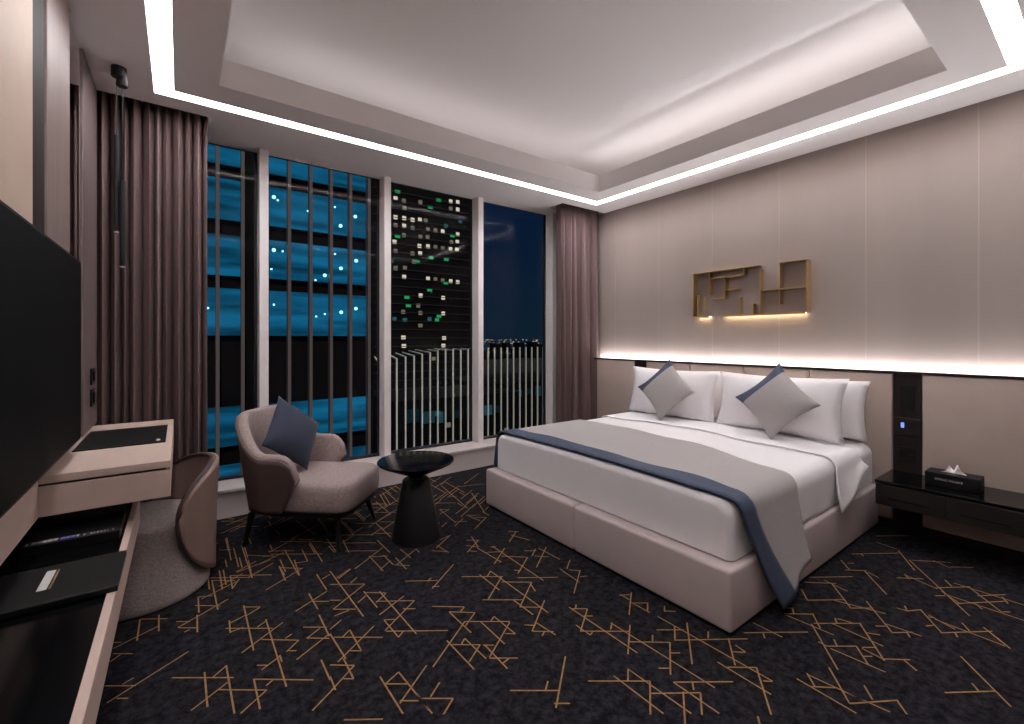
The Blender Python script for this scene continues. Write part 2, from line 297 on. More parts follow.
# ------------------------------------------------------------------ the room
SEGS = """-0.149,2.518,-0.149,2.702 -0.149,2.702,-0.047,2.633 -0.080,2.693,-0.076,2.542 -0.225,2.513,-0.079,2.589 -0.229,2.563,-0.202,2.543 -0.226,2.416,-0.192,2.455 -0.221,2.472,-0.158,2.425 -0.227,2.261,-0.133,2.194 -0.174,2.232,-0.143,2.250 -0.210,2.151,0.029,2.304 -0.184,2.157,-0.151,2.133 -0.009,2.522,0.193,2.650 -0.013,2.581,0.036,2.544 -0.005,2.519,0.060,2.471 0.015,2.467,0.035,2.475 0.065,2.586,0.062,2.432 0.074,2.763,0.072,2.602 0.058,2.684,0.157,2.606 0.085,2.730,0.257,2.824 0.076,2.761,0.132,2.732 0.138,2.912,0.146,2.576 0.140,2.905,0.237,2.833 0.222,2.907,0.220,2.744 0.222,2.907,0.407,2.780 0.221,2.756,0.258,2.837 0.256,2.927,0.429,2.973 0.323,3.051,0.316,2.809 0.357,2.629,0.563,2.761 0.456,2.862,0.456,2.672 0.541,2.890,0.528,2.682 0.456,2.840,0.552,2.760 0.250,2.542,0.247,2.152 0.249,2.527,0.312,2.481 0.249,2.439,0.311,2.477 0.165,2.389,0.336,2.263 0.183,2.446,0.179,2.341 0.180,2.418,0.250,2.449 0.179,2.346,0.231,2.350 0.205,2.163,0.380,2.284 0.280,2.314,0.320,2.341 0.320,2.356,0.320,1.853 0.284,2.208,0.412,2.108 0.368,2.155,0.397,2.170 0.412,2.108,0.356,2.060 0.361,2.064,0.391,2.042 0.258,2.005,0.328,2.047 0.247,2.044,0.280,2.020 0.330,2.054,0.330,2.006 -0.025,2.163,0.166,2.023 0.077,2.124,0.078,1.917 0.100,2.071,0.148,2.114 0.148,2.117,0.152,1.827 0.031,1.932,0.146,2.009 0.116,1.986,0.258,1.879 0.258,1.879,0.169,1.815 0.227,1.970,0.226,1.796 0.227,1.968,0.409,1.829 0.260,1.904,0.285,1.921 0.443,2.340,0.609,2.431 0.529,2.464,0.533,2.295 0.527,2.380,0.594,2.331 0.527,2.245,0.525,2.058 0.447,2.191,0.533,2.128 0.447,2.100,0.521,2.042 0.442,2.100,0.506,2.138 0.380,1.985,0.529,2.073 0.460,1.925,0.460,1.791 0.372,1.680,0.444,1.729 0.607,2.638,0.611,2.442 0.620,2.570,0.666,2.594 0.676,2.632,0.691,2.109 0.639,2.488,0.788,2.383 0.788,2.383,0.593,2.251 0.593,2.251,0.680,2.187 0.540,2.103,0.600,2.143 0.583,2.193,0.651,2.197 0.686,2.536,0.774,2.590 0.795,2.575,0.885,2.636 0.728,2.435,0.776,2.475 0.600,2.338,0.641,2.308 0.532,2.071,0.542,1.873 0.538,2.039,0.711,1.911 0.569,2.016,0.610,2.047 0.610,2.047,0.608,1.881 0.563,1.915,0.608,1.881 0.511,1.872,0.706,2.010 0.481,1.874,0.558,1.814 0.558,1.814,0.444,1.729 0.535,1.879,0.534,1.744 0.503,1.767,0.534,1.744 0.465,1.809,0.463,1.728 0.761,2.318,0.768,2.140 0.758,2.308,0.848,2.234 0.706,2.236,0.757,2.271 0.778,2.183,0.845,2.231 0.756,2.076,0.913,2.156 0.826,2.270,0.838,1.845 0.781,2.193,0.936,2.086 0.936,2.086,0.735,1.949 0.864,2.055,0.912,2.020 0.759,2.026,0.766,1.871 0.759,2.026,0.802,2.000 0.737,1.942,0.961,1.783 0.766,1.871,0.797,1.895 0.972,2.283,1.116,2.185 1.069,2.211,1.099,2.231 1.056,2.131,1.269,2.288 1.064,2.147,1.097,2.128 0.986,1.990,1.109,1.893 1.074,1.870,1.109,1.893 1.031,1.902,1.127,1.824 1.031,1.902,1.036,1.709 1.035,1.761,1.127,1.824 0.806,1.620,1.054,1.794 0.925,1.726,0.931,1.512 0.920,1.698,1.026,1.619 0.962,1.667,0.994,1.693 0.994,1.693,1.001,1.534 0.936,1.559,1.026,1.619 1.054,1.794,1.220,1.671 1.112,1.751,1.113,1.561 1.149,1.723,1.183,1.746 1.183,1.746,1.189,1.586 1.217,1.667,1.016,1.532 1.153,1.616,1.189,1.586 1.034,1.610,1.072,1.582 1.041,1.605,1.038,1.437 1.014,1.528,1.106,1.461 1.042,1.473,1.075,1.480 1.238,2.143,1.420,2.009 1.329,2.105,1.330,1.911 1.351,2.060,1.399,2.098 1.399,2.098,1.406,1.618 1.415,2.012,1.239,1.879 1.385,1.969,1.511,1.871 1.213,1.890,1.371,1.774 1.511,1.871,1.326,1.733 1.497,1.868,1.473,1.793 1.335,1.801,1.339,1.646 1.326,1.733,1.411,1.666 1.459,1.705,1.260,1.557 1.259,1.612,1.298,1.579 1.260,1.557,1.334,1.498 1.312,1.597,1.327,1.475 1.276,1.507,1.302,1.522 1.478,1.952,1.658,1.825 0.619,1.695,0.622,1.480 0.621,1.648,0.693,1.595 0.626,1.648,0.686,1.675 0.686,1.675,0.704,1.420 0.630,1.528,0.790,1.643 0.635,1.540,0.690,1.499 0.704,1.502,0.794,1.435 0.732,1.490,0.791,1.533 0.794,1.435,0.734,1.394 0.698,1.535,0.701,1.440 0.981,1.343,1.130,1.233 1.087,1.265,1.124,1.294 1.269,1.352,1.065,1.183 1.759,1.863,1.847,1.927 1.728,1.886,1.715,1.721 1.812,1.809,1.618,1.661 1.760,1.758,1.793,1.742 1.761,1.847,1.806,1.804 1.517,1.591,1.523,1.190 1.520,1.571,1.579,1.528 1.579,1.528,1.433,1.429 1.533,1.562,1.558,1.584 1.523,1.499,1.557,1.474 1.447,1.473,1.449,1.385 1.432,1.430,1.608,1.299 1.449,1.385,1.474,1.395 1.550,1.358,1.592,1.386 1.586,1.390,1.603,0.900 1.645,1.327,1.486,1.209 1.552,1.254,1.688,1.149 1.632,1.196,1.669,1.223 1.688,1.149,1.527,1.037 1.632,1.110,1.665,1.085 1.520,1.085,1.556,1.058 1.802,1.512,1.802,1.456 1.793,1.512,1.839,1.485 1.862,1.493,1.702,1.378 1.791,1.436,1.795,1.331 1.799,1.425,1.852,1.386 1.852,1.386,1.794,1.343 1.898,1.322,1.859,1.295 1.862,1.297,1.902,1.263 1.713,1.234,1.810,1.162 1.800,1.291,1.810,0.788 1.801,1.202,1.718,1.144 1.716,1.146,1.979,0.963 1.868,1.183,1.646,1.019 1.844,1.066,1.887,1.090 1.915,1.014,1.778,0.914 1.896,0.974,1.889,0.928 1.848,0.959,1.886,0.927 1.739,0.966,1.738,0.761 1.744,0.927,1.834,0.858 1.834,0.858,1.645,0.720 1.783,0.809,1.808,0.787 2.007,0.992,2.176,0.873 2.112,1.003,2.111,0.878 2.075,0.942,2.042,0.920 1.247,1.204,1.436,1.064 1.346,1.163,1.349,0.944 1.421,1.155,1.369,1.114 1.419,1.154,1.427,0.886 1.436,1.064,1.309,0.968 1.389,1.025,1.538,0.919 1.503,1.008,1.687,0.875 1.503,1.008,1.505,0.829 1.561,0.965,1.530,0.941 1.538,0.919,1.452,0.862 1.074,1.201,1.119,1.168 2.348,0.967,2.383,0.941 2.379,0.945,2.336,0.921 2.300,0.947,2.407,0.864 2.407,0.869,2.314,0.804 2.295,0.940,2.309,0.750 2.138,0.899,2.240,0.826 2.318,0.841,2.079,0.662 2.330,0.836,2.503,0.708 2.453,0.793,2.412,0.771 2.457,0.785,2.476,0.734 2.396,0.787,2.393,0.599 2.499,0.711,2.288,0.569 2.443,0.671,2.472,0.630 2.202,0.740,2.301,0.667 2.275,0.739,2.236,0.715 2.301,0.667,2.206,0.598 2.203,0.774,2.202,0.740 2.197,0.726,2.214,0.547 2.312,0.650,2.361,0.614 2.250,0.629,2.280,0.607 2.303,0.648,2.297,0.579 2.294,0.578,2.380,0.509 2.358,0.525,2.321,0.476 2.598,0.989,2.511,0.929 2.511,0.929,2.662,0.822 2.787,0.916,2.606,0.777 2.684,1.006,2.806,0.902 2.760,1.012,2.960,0.873 2.792,0.954,2.766,0.839 2.617,0.850,2.685,0.664 2.606,0.777,2.689,0.716 2.735,0.751,2.535,0.603 2.533,0.662,2.569,0.635 2.535,0.603,2.612,0.551 2.590,0.640,2.609,0.520 2.592,0.566,2.558,0.548 3.127,0.982,3.031,0.909 3.011,0.924,3.098,0.851 3.088,0.858,2.890,0.710 3.112,0.944,3.143,0.921 3.082,0.841,3.059,0.785 3.451,0.743,2.981,0.424 3.138,0.727,3.241,0.637 3.218,0.712,3.177,0.684 3.212,0.701,3.166,0.570 3.171,0.579,3.332,0.474 3.318,0.566,3.262,0.530 3.327,0.477,3.146,0.341 3.074,0.562,3.115,0.531 3.156,0.551,3.080,0.473 3.067,0.483,3.286,0.345 3.142,0.427,3.103,0.399 3.248,0.433,3.377,0.351 3.146,0.341,3.180,0.316 3.334,0.358,3.271,0.332 2.785,0.645,2.796,0.614 2.789,0.613,2.864,0.571 2.839,0.628,2.800,0.611 2.859,0.574,2.710,0.473 2.717,0.526,2.760,0.504 2.813,0.537,2.831,0.517 2.706,0.476,2.906,0.342 2.815,0.514,2.809,0.292 2.758,0.438,2.725,0.425 2.881,0.435,2.825,0.402 2.914,0.371,2.804,0.278 2.836,0.542,2.790,0.443 2.572,0.392,2.362,0.232 2.261,0.386,2.421,0.277 2.405,0.336,2.371,0.314 1.898,0.738,1.889,0.547 1.961,0.727,1.912,0.683 1.899,0.689,1.970,0.629 1.955,0.724,1.978,0.546 2.065,0.688,1.920,0.576 1.920,0.576,2.078,0.478 2.064,0.574,2.008,0.534 1.968,0.611,1.990,0.479 2.075,0.481,2.025,0.442 3.267,0.969,3.511,0.803 3.318,0.939,3.289,0.917 3.696,0.960,3.883,0.830 3.582,0.931,3.567,0.827 3.554,0.818,3.320,0.691 3.461,0.730,3.604,0.591 3.556,0.659,3.516,0.576 3.534,0.579,3.629,0.502 0.246,3.478,0.241,3.104 0.192,3.304,0.253,3.259 0.222,3.910,0.317,3.800 0.312,3.289,0.316,2.807 0.315,3.129,0.428,3.032 0.253,2.934,0.356,3.006 0.359,2.953,0.508,3.028 0.457,2.856,0.463,2.733 0.519,3.063,0.525,2.687 0.440,3.051,0.693,2.869 0.606,2.998,0.600,2.826 0.538,2.846,0.600,2.826 0.815,2.824,0.973,2.714 0.846,2.987,0.827,2.793 0.843,2.958,0.916,3.016 1.051,3.089,1.262,3.245 0.997,3.203,1.113,3.124 0.750,2.951,0.785,2.925 0.750,2.951,0.758,2.844 1.152,3.526,1.198,3.539 0.802,2.577,1.020,2.737 0.911,2.676,0.916,2.457 0.920,2.656,1.000,2.610 1.024,2.856,1.028,2.645 0.521,3.426,0.535,3.313 0.668,3.502,0.723,3.175 0.754,3.119,0.817,3.106 0.690,2.520,0.775,2.585 1.330,3.639,1.538,3.817 1.378,3.709,1.326,3.397 1.345,3.680,1.290,3.378 1.408,3.687,1.399,3.437 1.161,3.177,1.267,3.229 1.863,3.577,1.775,2.975 1.689,3.273,1.989,3.484 1.764,3.293,1.844,3.259 1.977,3.464,2.190,3.396 2.051,3.499,2.321,3.692 1.836,3.189,2.022,3.316 1.981,3.263,1.827,2.808 1.648,2.940,1.792,3.030 1.593,3.087,1.569,2.799 1.593,3.087,1.647,3.047 1.577,2.813,1.645,2.770 1.553,3.010,1.653,3.043 1.454,2.791,1.519,2.836 1.704,2.857,1.726,2.722 1.625,2.630,1.796,2.749 1.729,2.798,1.796,2.749 1.281,2.529,1.442,2.644 1.244,2.514,1.316,2.446 1.302,2.558,1.315,2.433 1.350,2.615,1.427,2.639 1.487,2.514,1.555,2.464 1.449,2.450,1.498,2.384 1.541,2.538,1.498,2.384 1.551,2.467,1.406,2.366 1.422,2.383,1.459,2.341 1.488,2.377,1.505,2.145 1.560,2.338,1.593,2.329 1.576,2.342,1.573,1.847 1.461,2.153,1.624,2.277 1.496,2.300,1.589,2.245 1.548,2.206,1.664,2.099 1.664,2.099,1.506,1.986 1.513,2.028,1.535,2.000 1.696,2.329,1.827,2.428 1.784,2.460,1.838,2.413 1.766,2.405,1.816,2.272 1.699,2.178,1.760,2.133 1.696,2.097,1.770,2.154 1.631,1.977,1.838,2.133 1.709,2.087,1.769,2.029 1.791,2.153,1.802,1.966 1.096,2.651,1.103,2.508 0.968,2.634,0.989,2.618 0.984,2.635,0.987,2.490 0.905,2.477,0.994,2.548 1.003,2.478,1.175,2.593 1.028,2.398,1.031,2.560 1.175,2.593,1.173,2.538 0.991,2.487,1.060,2.423"""
def floor():
    bm = bmesh.new()
    box(bm, -.7, 4.3, YB-.2, 4.3, -.12, 0)
    segs = [tuple(map(float, q.split(','))) for q in SEGS.split()]
    # the pattern carries on over the part of the floor next to the camera
    dirs = [math.radians(35), math.radians(90), math.radians(145)]
    for k in range(150):
        x, y = random.uniform(-.4, 3.9), random.uniform(YB, 3.7)
        dpt = x*.5937+y*.8047; lat = x*.8047-y*.5937
        if dpt > .05:
            px, py = 512+450*lat/dpt, 339+585/dpt
            if py < 716 and -60 < px < 1010: continue
        a = random.choice(dirs); l = random.uniform(.05, .3)
        segs.append((x, y, x+l*math.cos(a), y+l*math.sin(a)))
    for k in range(110):     # the motif is denser towards the window
        x, y = random.uniform(.1, 1.95), random.uniform(2.75, 3.75)
        a = random.choice(dirs); l = random.uniform(.07, .34)
        segs.append((x, y, x+l*math.cos(a), min(y+l*math.sin(a), 3.82)))
    for x0, y0, x1, y1 in segs:
        d = Vector((x1-x0, y1-y0, 0))
        if d.length < .01 or d.length > 1.2: continue
        n = Vector((-d.y, d.x, 0)).normalized()*.0030
        p, q = Vector((x0, y0, .0012)), Vector((x1, y1, .0012))
        f = bm.faces.new([bm.verts.new(v) for v in (p-n, q-n, q+n, p+n)]); f.material_index = 1
    me = bpy.data.meshes.new('floor')
    bm.to_mesh(me); bm.free()
    me.materials.append(M['carpet']); me.materials.append(M['carpetgold'])
    o = bpy.data.objects.new('floor', me); C.objects.link(o); o['kind'] = 'structure'
floor()

# ceiling: soffit with a slot all round, raised tray in the middle
SX0, SX1, SY0, SY1 = -.125, 3.735, .275, 3.475      # outer edge of the light slot
SW = .095                                          # slot width
TX0, TX1, TY0, TY1 = .185, 3.42, .575, 3.15         # tray opening
TH = .165
def frame_boxes(bm, o, i, z0, z1):
    (ax0, ax1, ay0, ay1), (bx0, bx1, by0, by1) = o, i
    box(bm, ax0, bx0, ay0, ay1, z0, z1); box(bm, bx1, ax1, ay0, ay1, z0, z1)
    box(bm, bx0, bx1, ay0, by0, z0, z1); box(bm, bx0, bx1, by1, ay1, z0, z1)
bm = bmesh.new()
slot_o = (SX0, SX1, SY0, SY1); slot_i = (SX0+SW, SX1-SW, SY0+SW, SY1-SW); tray = (TX0, TX1, TY0, TY1)
frame_boxes(bm, (-.7, 4.3, YB-.2, 3.64), slot_o, ZC, ZC+.06)
box(bm, -.7, 4.3, 3.86, YG+.006, ZC, ZC+.06)
box(bm, .158, 3.375, 3.64, 3.86, ZC, ZC+.06); box(bm, -.7, XL, 3.64, 3.86, ZC, ZC+.06); box(bm, XW, 4.3, 3.64, 3.86, ZC, ZC+.06)
frame_boxes(bm, slot_i, tray, ZC, ZC+.06)
g = .03
lip = (TX0-g, TX1+g, TY0-g, TY1+g)
frame_boxes(bm, lip, tray, ZC+.06, ZC+TH)
frame_boxes(bm, (-.7, 4.3, YB-.2, YG+.006), (-.45, 4.25, -.55, 3.98), ZC+.0601, ZC+.46)
frame_boxes(bm, (-.45, 4.25, -.55, 3.98), (SX0-.02, SX1+.02, SY0-.02, SY1+.02), ZC+.0601, ZC+.0755)
frame_boxes(bm, (SX0-.02, SX1+.02, SY0-.02, SY1+.02), (SX0, SX1, SY0, SY1), ZC+.0602, ZC+.0755)
frame_boxes(bm, (SX0, SX1, SY0, SY1), (SX0+SW+.02, SX1-SW-.02, SY0+SW+.02, SY1-SW-.02), ZC+.055, ZC+.075)
box(bm, -.7, 4.3, YB-.2, YG+.006, ZC+.46, ZC+.52)
struct('ceiling', bm, M['ceiling'])
# the linear lamps in the slot: four runs
zs = ZC+.048
for (x0, x1, y0, y1, lab) in [
        (SX0+SW+.001, SX1-SW-.001, SY1-SW, SY1, 'long white linear light in ceiling slot along the window side'),
        (SX1-SW, SX1, SY0, SY1, 'long white linear light in ceiling slot above the headboard wall'),
        (SX0, SX0+SW, SY0, SY1, 'wide glowing linear light in ceiling slot near the television wall'),
        (SX0+SW+.001, SX1-SW-.001, SY0, SY0+SW, 'linear light in ceiling slot crossing above the nightstand end of the room')]:
    o = link('linear_light', B(x0+.001, x1-.001, y0+.001, y1-.001, zs, zs+.006), M['strip'])
    tag(o, lab, 'light', 'linear lights round the ceiling')
# strip light on the tray ledge towards the headboard
M['trayled_dim'] = emit('tray_led_dim', (1, .975, .975, 1), 1.5)
for (x0, x1, y0, y1, lab) in ((TX0+.1, TX1-.1, TY1+g+.26, TY1+g+.29, 'dim hidden strip light on the tray ledge along the window side'),
                              (TX0-g-.29, TX0-g-.26, TY0+.1, TY1-.1, 'dim hidden strip light on the tray ledge by the television wall'),
                              (TX0+.1, TX1-.1, TY0-g-.29, TY0-g-.26, 'dim hidden strip light on the tray ledge above the room entrance')):
    tag(link('led_strip', B(x0, x1, y0, y1, ZC+.155, ZC+.165), M['trayled_dim']), lab, 'light', 'strip lights hidden in the ceiling tray')
o = link('led_strip', B(TX1+g+.12, TX1+g+.17, TY0-.5, TY1+.22, ZC+.155, ZC+.167), M['trayled'])
tag(o, 'hidden strip light washing the raised ceiling above the bed', 'light', 'strip lights hidden in the ceiling tray')

# walls
bm = B(XW, XW+.2, YB-.2, YG+.12, 0, ZC+.05)
wr = struct('wall_right', bm, M['wallpaper'])
bm = bmesh.new()
for y in (3.48, 2.89, 2.30, 1.71, 1.115, .536, -.05, -.64):
    box(bm, XW-.0012, XW+.01, y-.003, y+.003, 1.0, ZC)
struct('trim_1', bm, M['seam'])
struct('wall_left', B(XL-.2, XL, YB-.2, YG+.12, 0, ZC+.05), M['dark_wood'])
struct('wall_back', B(XL, XW, YB-.2, YB, 0, ZC+.05), M['wallpaper'])
# window base and sill
struct('wall_front', B(XL, XW, 3.86, YG+.12, 0, .185), M['sill'])
struct('trim_2', B(XL, XW, 3.84, YG+.12, .185, .21, bev=.004), M['sill'])
# mullions and panes
mx = [-.47, .53, 1.53, 2.54, 3.57, XW]
for i, x in enumerate(mx[1:-1]):
    w = .032
    struct('trim_%d' % (3+i), B(x-w, x+w, 3.99, YG+.03, .21, ZC, bev=.004), M['white_metal'])
for i in range(4):
    x0, x1 = mx[i]+.03, mx[i+1]-.03
    bm = bmesh.new()
    t = .022
    box(bm, x0, x0+t, YG-.006, YG+.005, .21, ZC); box(bm, x1-t, x1, YG-.006, YG+.005, .21, ZC)
    box(bm, x0+t, x1-t, YG-.006, YG+.005, .21, .225); box(bm, x0+t, x1-t, YG-.006, YG+.005, ZC-.006, ZC)
    wf = struct('window_%d' % (i+1), bm, M['frame'])
    bm = bmesh.new()
    bm.faces.new([bm.verts.new(v) for v in ((x0+t, YG, .225), (x1-t, YG, .225), (x1-t, YG, ZC-.006), (x0+t, YG, ZC-.006))])
    link('pane', bm, M['glass'], wf)
struct('trim_8', B(3.60, XW, 4.0, YG+.12, .21, ZC), M['wallpaper'])

# ------------------------------------------------------------------ curtains
def curtain(x0, x1, yc, n, amp, z0, z1, flare=0):
    def P(u, v):
        ph = u*n*PI + .25*math.sin(u*n*1.7) + PI/2
        f = abs(math.sin(ph))**.9
        a = amp*(.85+.15*math.sin(u*n*2.9+.4))*(1+.06*math.sin(v*3+u*20))
        y = yc+.45*amp - a*f*(1.05-.08*v) + .004*math.sin(v*5+u*n*3)
        x = x0+(x1-x0)*u + .006*math.sin(u*n*2.1+1)*(u*(1-u)*4) - .004*math.sin(4*ph)
        return (x, y, z0+(z1-z0)*v)
    return sheet(P, n*20, 14, .004)
o = link('curtain', curtain(-.49, .152, 3.74, 12, .14, .012, ZC+.05), M['curtain'], smooth=True)
tag(o, 'full height mauve brown pleated curtain behind the desk', 'curtain', 'pleated curtains at the window')
o = link('curtain', curtain(3.40, 4.035, 3.755, 8, .13, .012, ZC+.05), M['curtain'], smooth=True)
tag(o, 'full height mauve brown pleated curtain in the corner beside the bed', 'curtain', 'pleated curtains at the window')

# ------------------------------------------------------------------ television wall cladding
XC = -.40
def cladding(y0, y1, z0, z1, m, label, x=XC, bev=.004):
    o = link('wall_panel', B(XL+.001, x, y0, y1, z0, z1, bev=bev), m)
    return tag(o, label, 'panel')
cladding(YB+.01, 2.185, .80, ZC-.002, M['beige_panel'], 'plain beige wall panel above the television')
cladding(2.19, 2.385, .80, ZC-.002, M['brown_wood'], 'narrow dark brown wall panel above the television', XC-.006)
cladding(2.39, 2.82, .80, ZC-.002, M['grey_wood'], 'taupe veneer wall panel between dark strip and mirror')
cladding(3.165, 3.64, .80, ZC-.002, M['grey_wood_shaded'], 'shade-darkened taupe veneer wall panel with black switches beside curtain')
mr = empty('wall_mirror', 'tall narrow mirror strip reflecting curtain between two taupe panels', 'mirror', (XC-.01, 2.992, .80))
link('mirror_glass', B(-.004, .002, -.168, .168, .003, ZC-.805), M['mirror'], mr)
link('backing_board', B(-.088, -.0045, -.17, .17, 0, ZC-.803), M['blackmatt'], mr)
for k, (z0, z1) in enumerate(((1.045, 1.135), (.925, 1.02))):
    o = empty('light_switch', ('black wall switch on taupe panel, upper of the two', 'black wall switch on taupe panel, just above the desk')[k], 'switch', (XC+.0005, 3.44, z0))
    link('plate', B(0, .008, -.06, .06, 0, z1-z0, bev=.002), M['blackmatt'], o)
    link('rocker', B(.0082, .012, -.03, .03, .02, z1-z0-.02, bev=.001), M['black'], o)

tv = empty('television', 'huge black flat screen television mounted above the desk', 'television', (XC+.001, 2.03, .85))
link('screen', B(.0382, .040, -.752, .752, .012, .788), M['screen'], tv)
link('bezel', B(.012, .038, -.76, .76, 0, .80, bev=.003), M['blackmatt'], tv)
link('wall_bracket', B(0, .0118, -.3, .3, .2, .6), M['blackmatt'], tv)

# ------------------------------------------------------------------ desk and console along the television wall
dk = empty('writing_desk', 'pale ash wall-hung writing desk with a drawer box under the television', 'desk', (XL, 2.40, 0))
D0, D1 = .003, 1.225
link('desktop', B(.001, .468, D0, D1, .755, .785, bev=.002), M['desk_wood'], dk)
link('shadow_gap', B(.001, .452, D0+.012, D1, .745, .7548), M['gap'], dk)
bd = link('drawer_box', B(.001, .468, D0, D1, .632, .7448, bev=.002), M['desk_wood'], dk)
link('back_panel', B(.001, .075, -2.4, -.002, .632, .79, bev=.002), M['desk_wood'], dk)
bl = empty('desk_blotter', 'black leather desk pad with a small silver logo on the desk', 'desk pad', (XC+.17, 3.1, .7852))
link('pad', B(-.166, .172, -.27, .27, 0, .006, bev=.002), M['blackmatt'], bl)
bm = bmesh.new(); box(bm, .135, .15, -.235, -.2, .0061, .0066); box(bm, .135, .15, -.193, -.188, .0061, .0066)
link('logo', bm, M['silver'], bl)

cn = empty('console_shelf', 'low console with black top and pale wooden rim under the desk', 'console', (XL, 0, 0))
ZK = .53
link('top', B(.001, .3205, YB+.02, 2.84, ZK-.03, ZK-.004), M['black'], cn)
link('rim', B(.321, .343, YB+.02, 2.84, ZK-.12, ZK, bev=.002), M['desk_wood'], cn)
link('underside', B(.001, .3205, YB+.02, 2.84, ZK-.12, ZK-.0302), M['blackmatt'], cn)
tr = empty('amenity_box', 'flat black box with a row of small print along its edge under the desk', 'box', (XL+.17, 2.42, ZK-.0035))
bm = B(-.125, .142, -.115, .12, 0, .034, bev=.002)
for x, w, m_ in ((-.115, .006, 1), (-.100, .010, 1), (-.088, .013, 1), (-.073, .012, 1), (-.059, .013, 1), (-.044, .011, 1), (-.026, .012, 2), (-.012, .012, 2), (.002, .011, 2), (.017, .007, 1),
                 (.036, .006, 1), (.056, .005, 1), (.065, .004, 1), (.074, .006, 1), (.085, .004, 1), (.094, .006, 1), (.104, .004, 1), (.118, .005, 1)):
    box(bm, x, x+w, -.098, -.075 if w > .0065 else -.083, .0342, .0346, mi=m_)
link('case', bm, [M['blackmatt'], M['silver'], M['violet']], tr)
bk = empty('document_folder', 'black folder with a silver label overhanging the console rim', 'folder', (XL+.19, 1.965, ZK+.0003))
link('cover', B(-.175, .157, -.145, .145, 0, .018, bev=.003), M['blackmatt'], bk)
bm = B(-.035, -.013, -.05, .095, .0182, .0188)
link('label_card', bm, M['silver'], bk)
bm = B(-.009, -.004, -.05, .095, .0182, .0188)
link('gold_line', bm, M['gold'], bk)

# ------------------------------------------------------------------ pendant
pn = empty('pendant_lamp', 'black pendant lamp with two slim hanging tubes above the desk', 'lamp', (-.27, 3.27, ZC))
link('canopy', lathe([(0, 0), (.034, 0), (.034, -.052), (.031, -.055), (0, -.055)], 32), M['blackmatt'], pn, 'auto')
link('spot_head', lathe([(0, -.0555), (.022, -.0555), (.026, -.105), (.023, -.11), (0, -.11)], 24, .014, -.02), M['blackmatt'], pn, 'auto')
for (dx, dy, z1, z0) in ((-.010, .004, 2.415, 1.89), (.016, -.012, 2.17, 1.70)):
    t = link('tube_shade', tube(bmesh.new(), (dx, dy, z1-ZC), (dx, dy, z0-ZC), .0125, n=20), M['blackmatt'], pn, 'auto')
    link('cable', tube(bmesh.new(), (dx, dy, -.0552 if dx < 0 else -.1105), (dx, dy, z1-ZC+.0005), .0022, n=8), M['blackmatt'], t)
    link('end_cap', tube(bmesh.new(), (dx, dy, z0-ZC-.0005), (dx, dy, z0-ZC-.007), .0115, n=20), M['silver'], t, 'auto')

# ------------------------------------------------------------------ headboard wall
hb = empty('headboard', 'padded beige headboard of four panels behind the white pillows', 'headboard', (XH, 1.953, 0))
HT = 1.075
for k in range(4):
    y0 = -1.017+k*.5085
    link('padded_panel', B(-.012, .095, y0+.0015, y0+.507, .06, HT-.012, bev=.012, seg=3), M['leather'], hb, True)
def pad(y0, y1, lab):
    o = link('upholstered_panel', B(XH-.012, XW-.004, y0+.0015, y1-.0015, .06, HT-.012, bev=.012, seg=3), M['leather'], smooth=True)
    tag(o, lab, 'panel')
pad(.0, .785, 'padded beige wall panel behind the black tissue box')
pad(YB+.05, -.001, 'padded beige wall panel past the far end of the nightstand')
pad(3.122, 3.665, 'padded beige wall panel between corner curtain and dark strip')
sp = empty('socket_panel', 'dark vertical wall strip with sockets and controls above the nightstand', 'panel', (XH, .861, 0))
link('board', B(0, .095, -.0735, .0735, .06, HT-.012), M['dark_wood'], sp)
link('switch_plate', B(-.007, -.0004, -.038, .036, .815, .985, bev=.002), M['blackmatt'], sp)
cp = link('control_panel', B(-.014, -.0004, -.07, .07, .648, .765, bev=.003), M['dark_wood'], sp)
link('display', B(-.0155, -.0142, .012, .03, .70, .735), emit('display_glow', (.25, .35, 1, 1), .5), cp)
link('button', B(-.0155, -.0142, -.028, -.015, .70, .715), M['blackmatt'], cp)
so = link('socket_plate', B(-.007, -.0004, -.045, .043, .475, .57, bev=.002), M['blackmatt'], sp)
for k in range(2):
    link('socket', tube(bmesh.new(), (-.0072, -.022+.042*k, .522), (-.009, -.022+.042*k, .522), .016, n=16), M['black'], so)
o = link('socket_panel', B(XH, XW-.004, 2.972, 3.12, .06, HT-.012), M['dark_wood'])
tag(o, 'plain dark vertical wall strip on the window side of the headboard', 'panel')
bm = bmesh.new(); box(bm, XH-.016, XW-.055, YB+.02, 3.70, HT-.0115, HT+.004, bev=.002)
struct('trim_7', bm, M['brown_wood'])
struct('baseboard_right', B(XH-.006, XW-.002, YB+.02, 3.70, 0, .0595, bev=.002), M['dark_wood'])
o = link('led_strip', B(XW-.045, XW-.012, YB+.05, 3.69, HT-.008, HT-.002), M['bedled'])
tag(o, 'glowing strip light along the top of the headboard ledge', 'light')

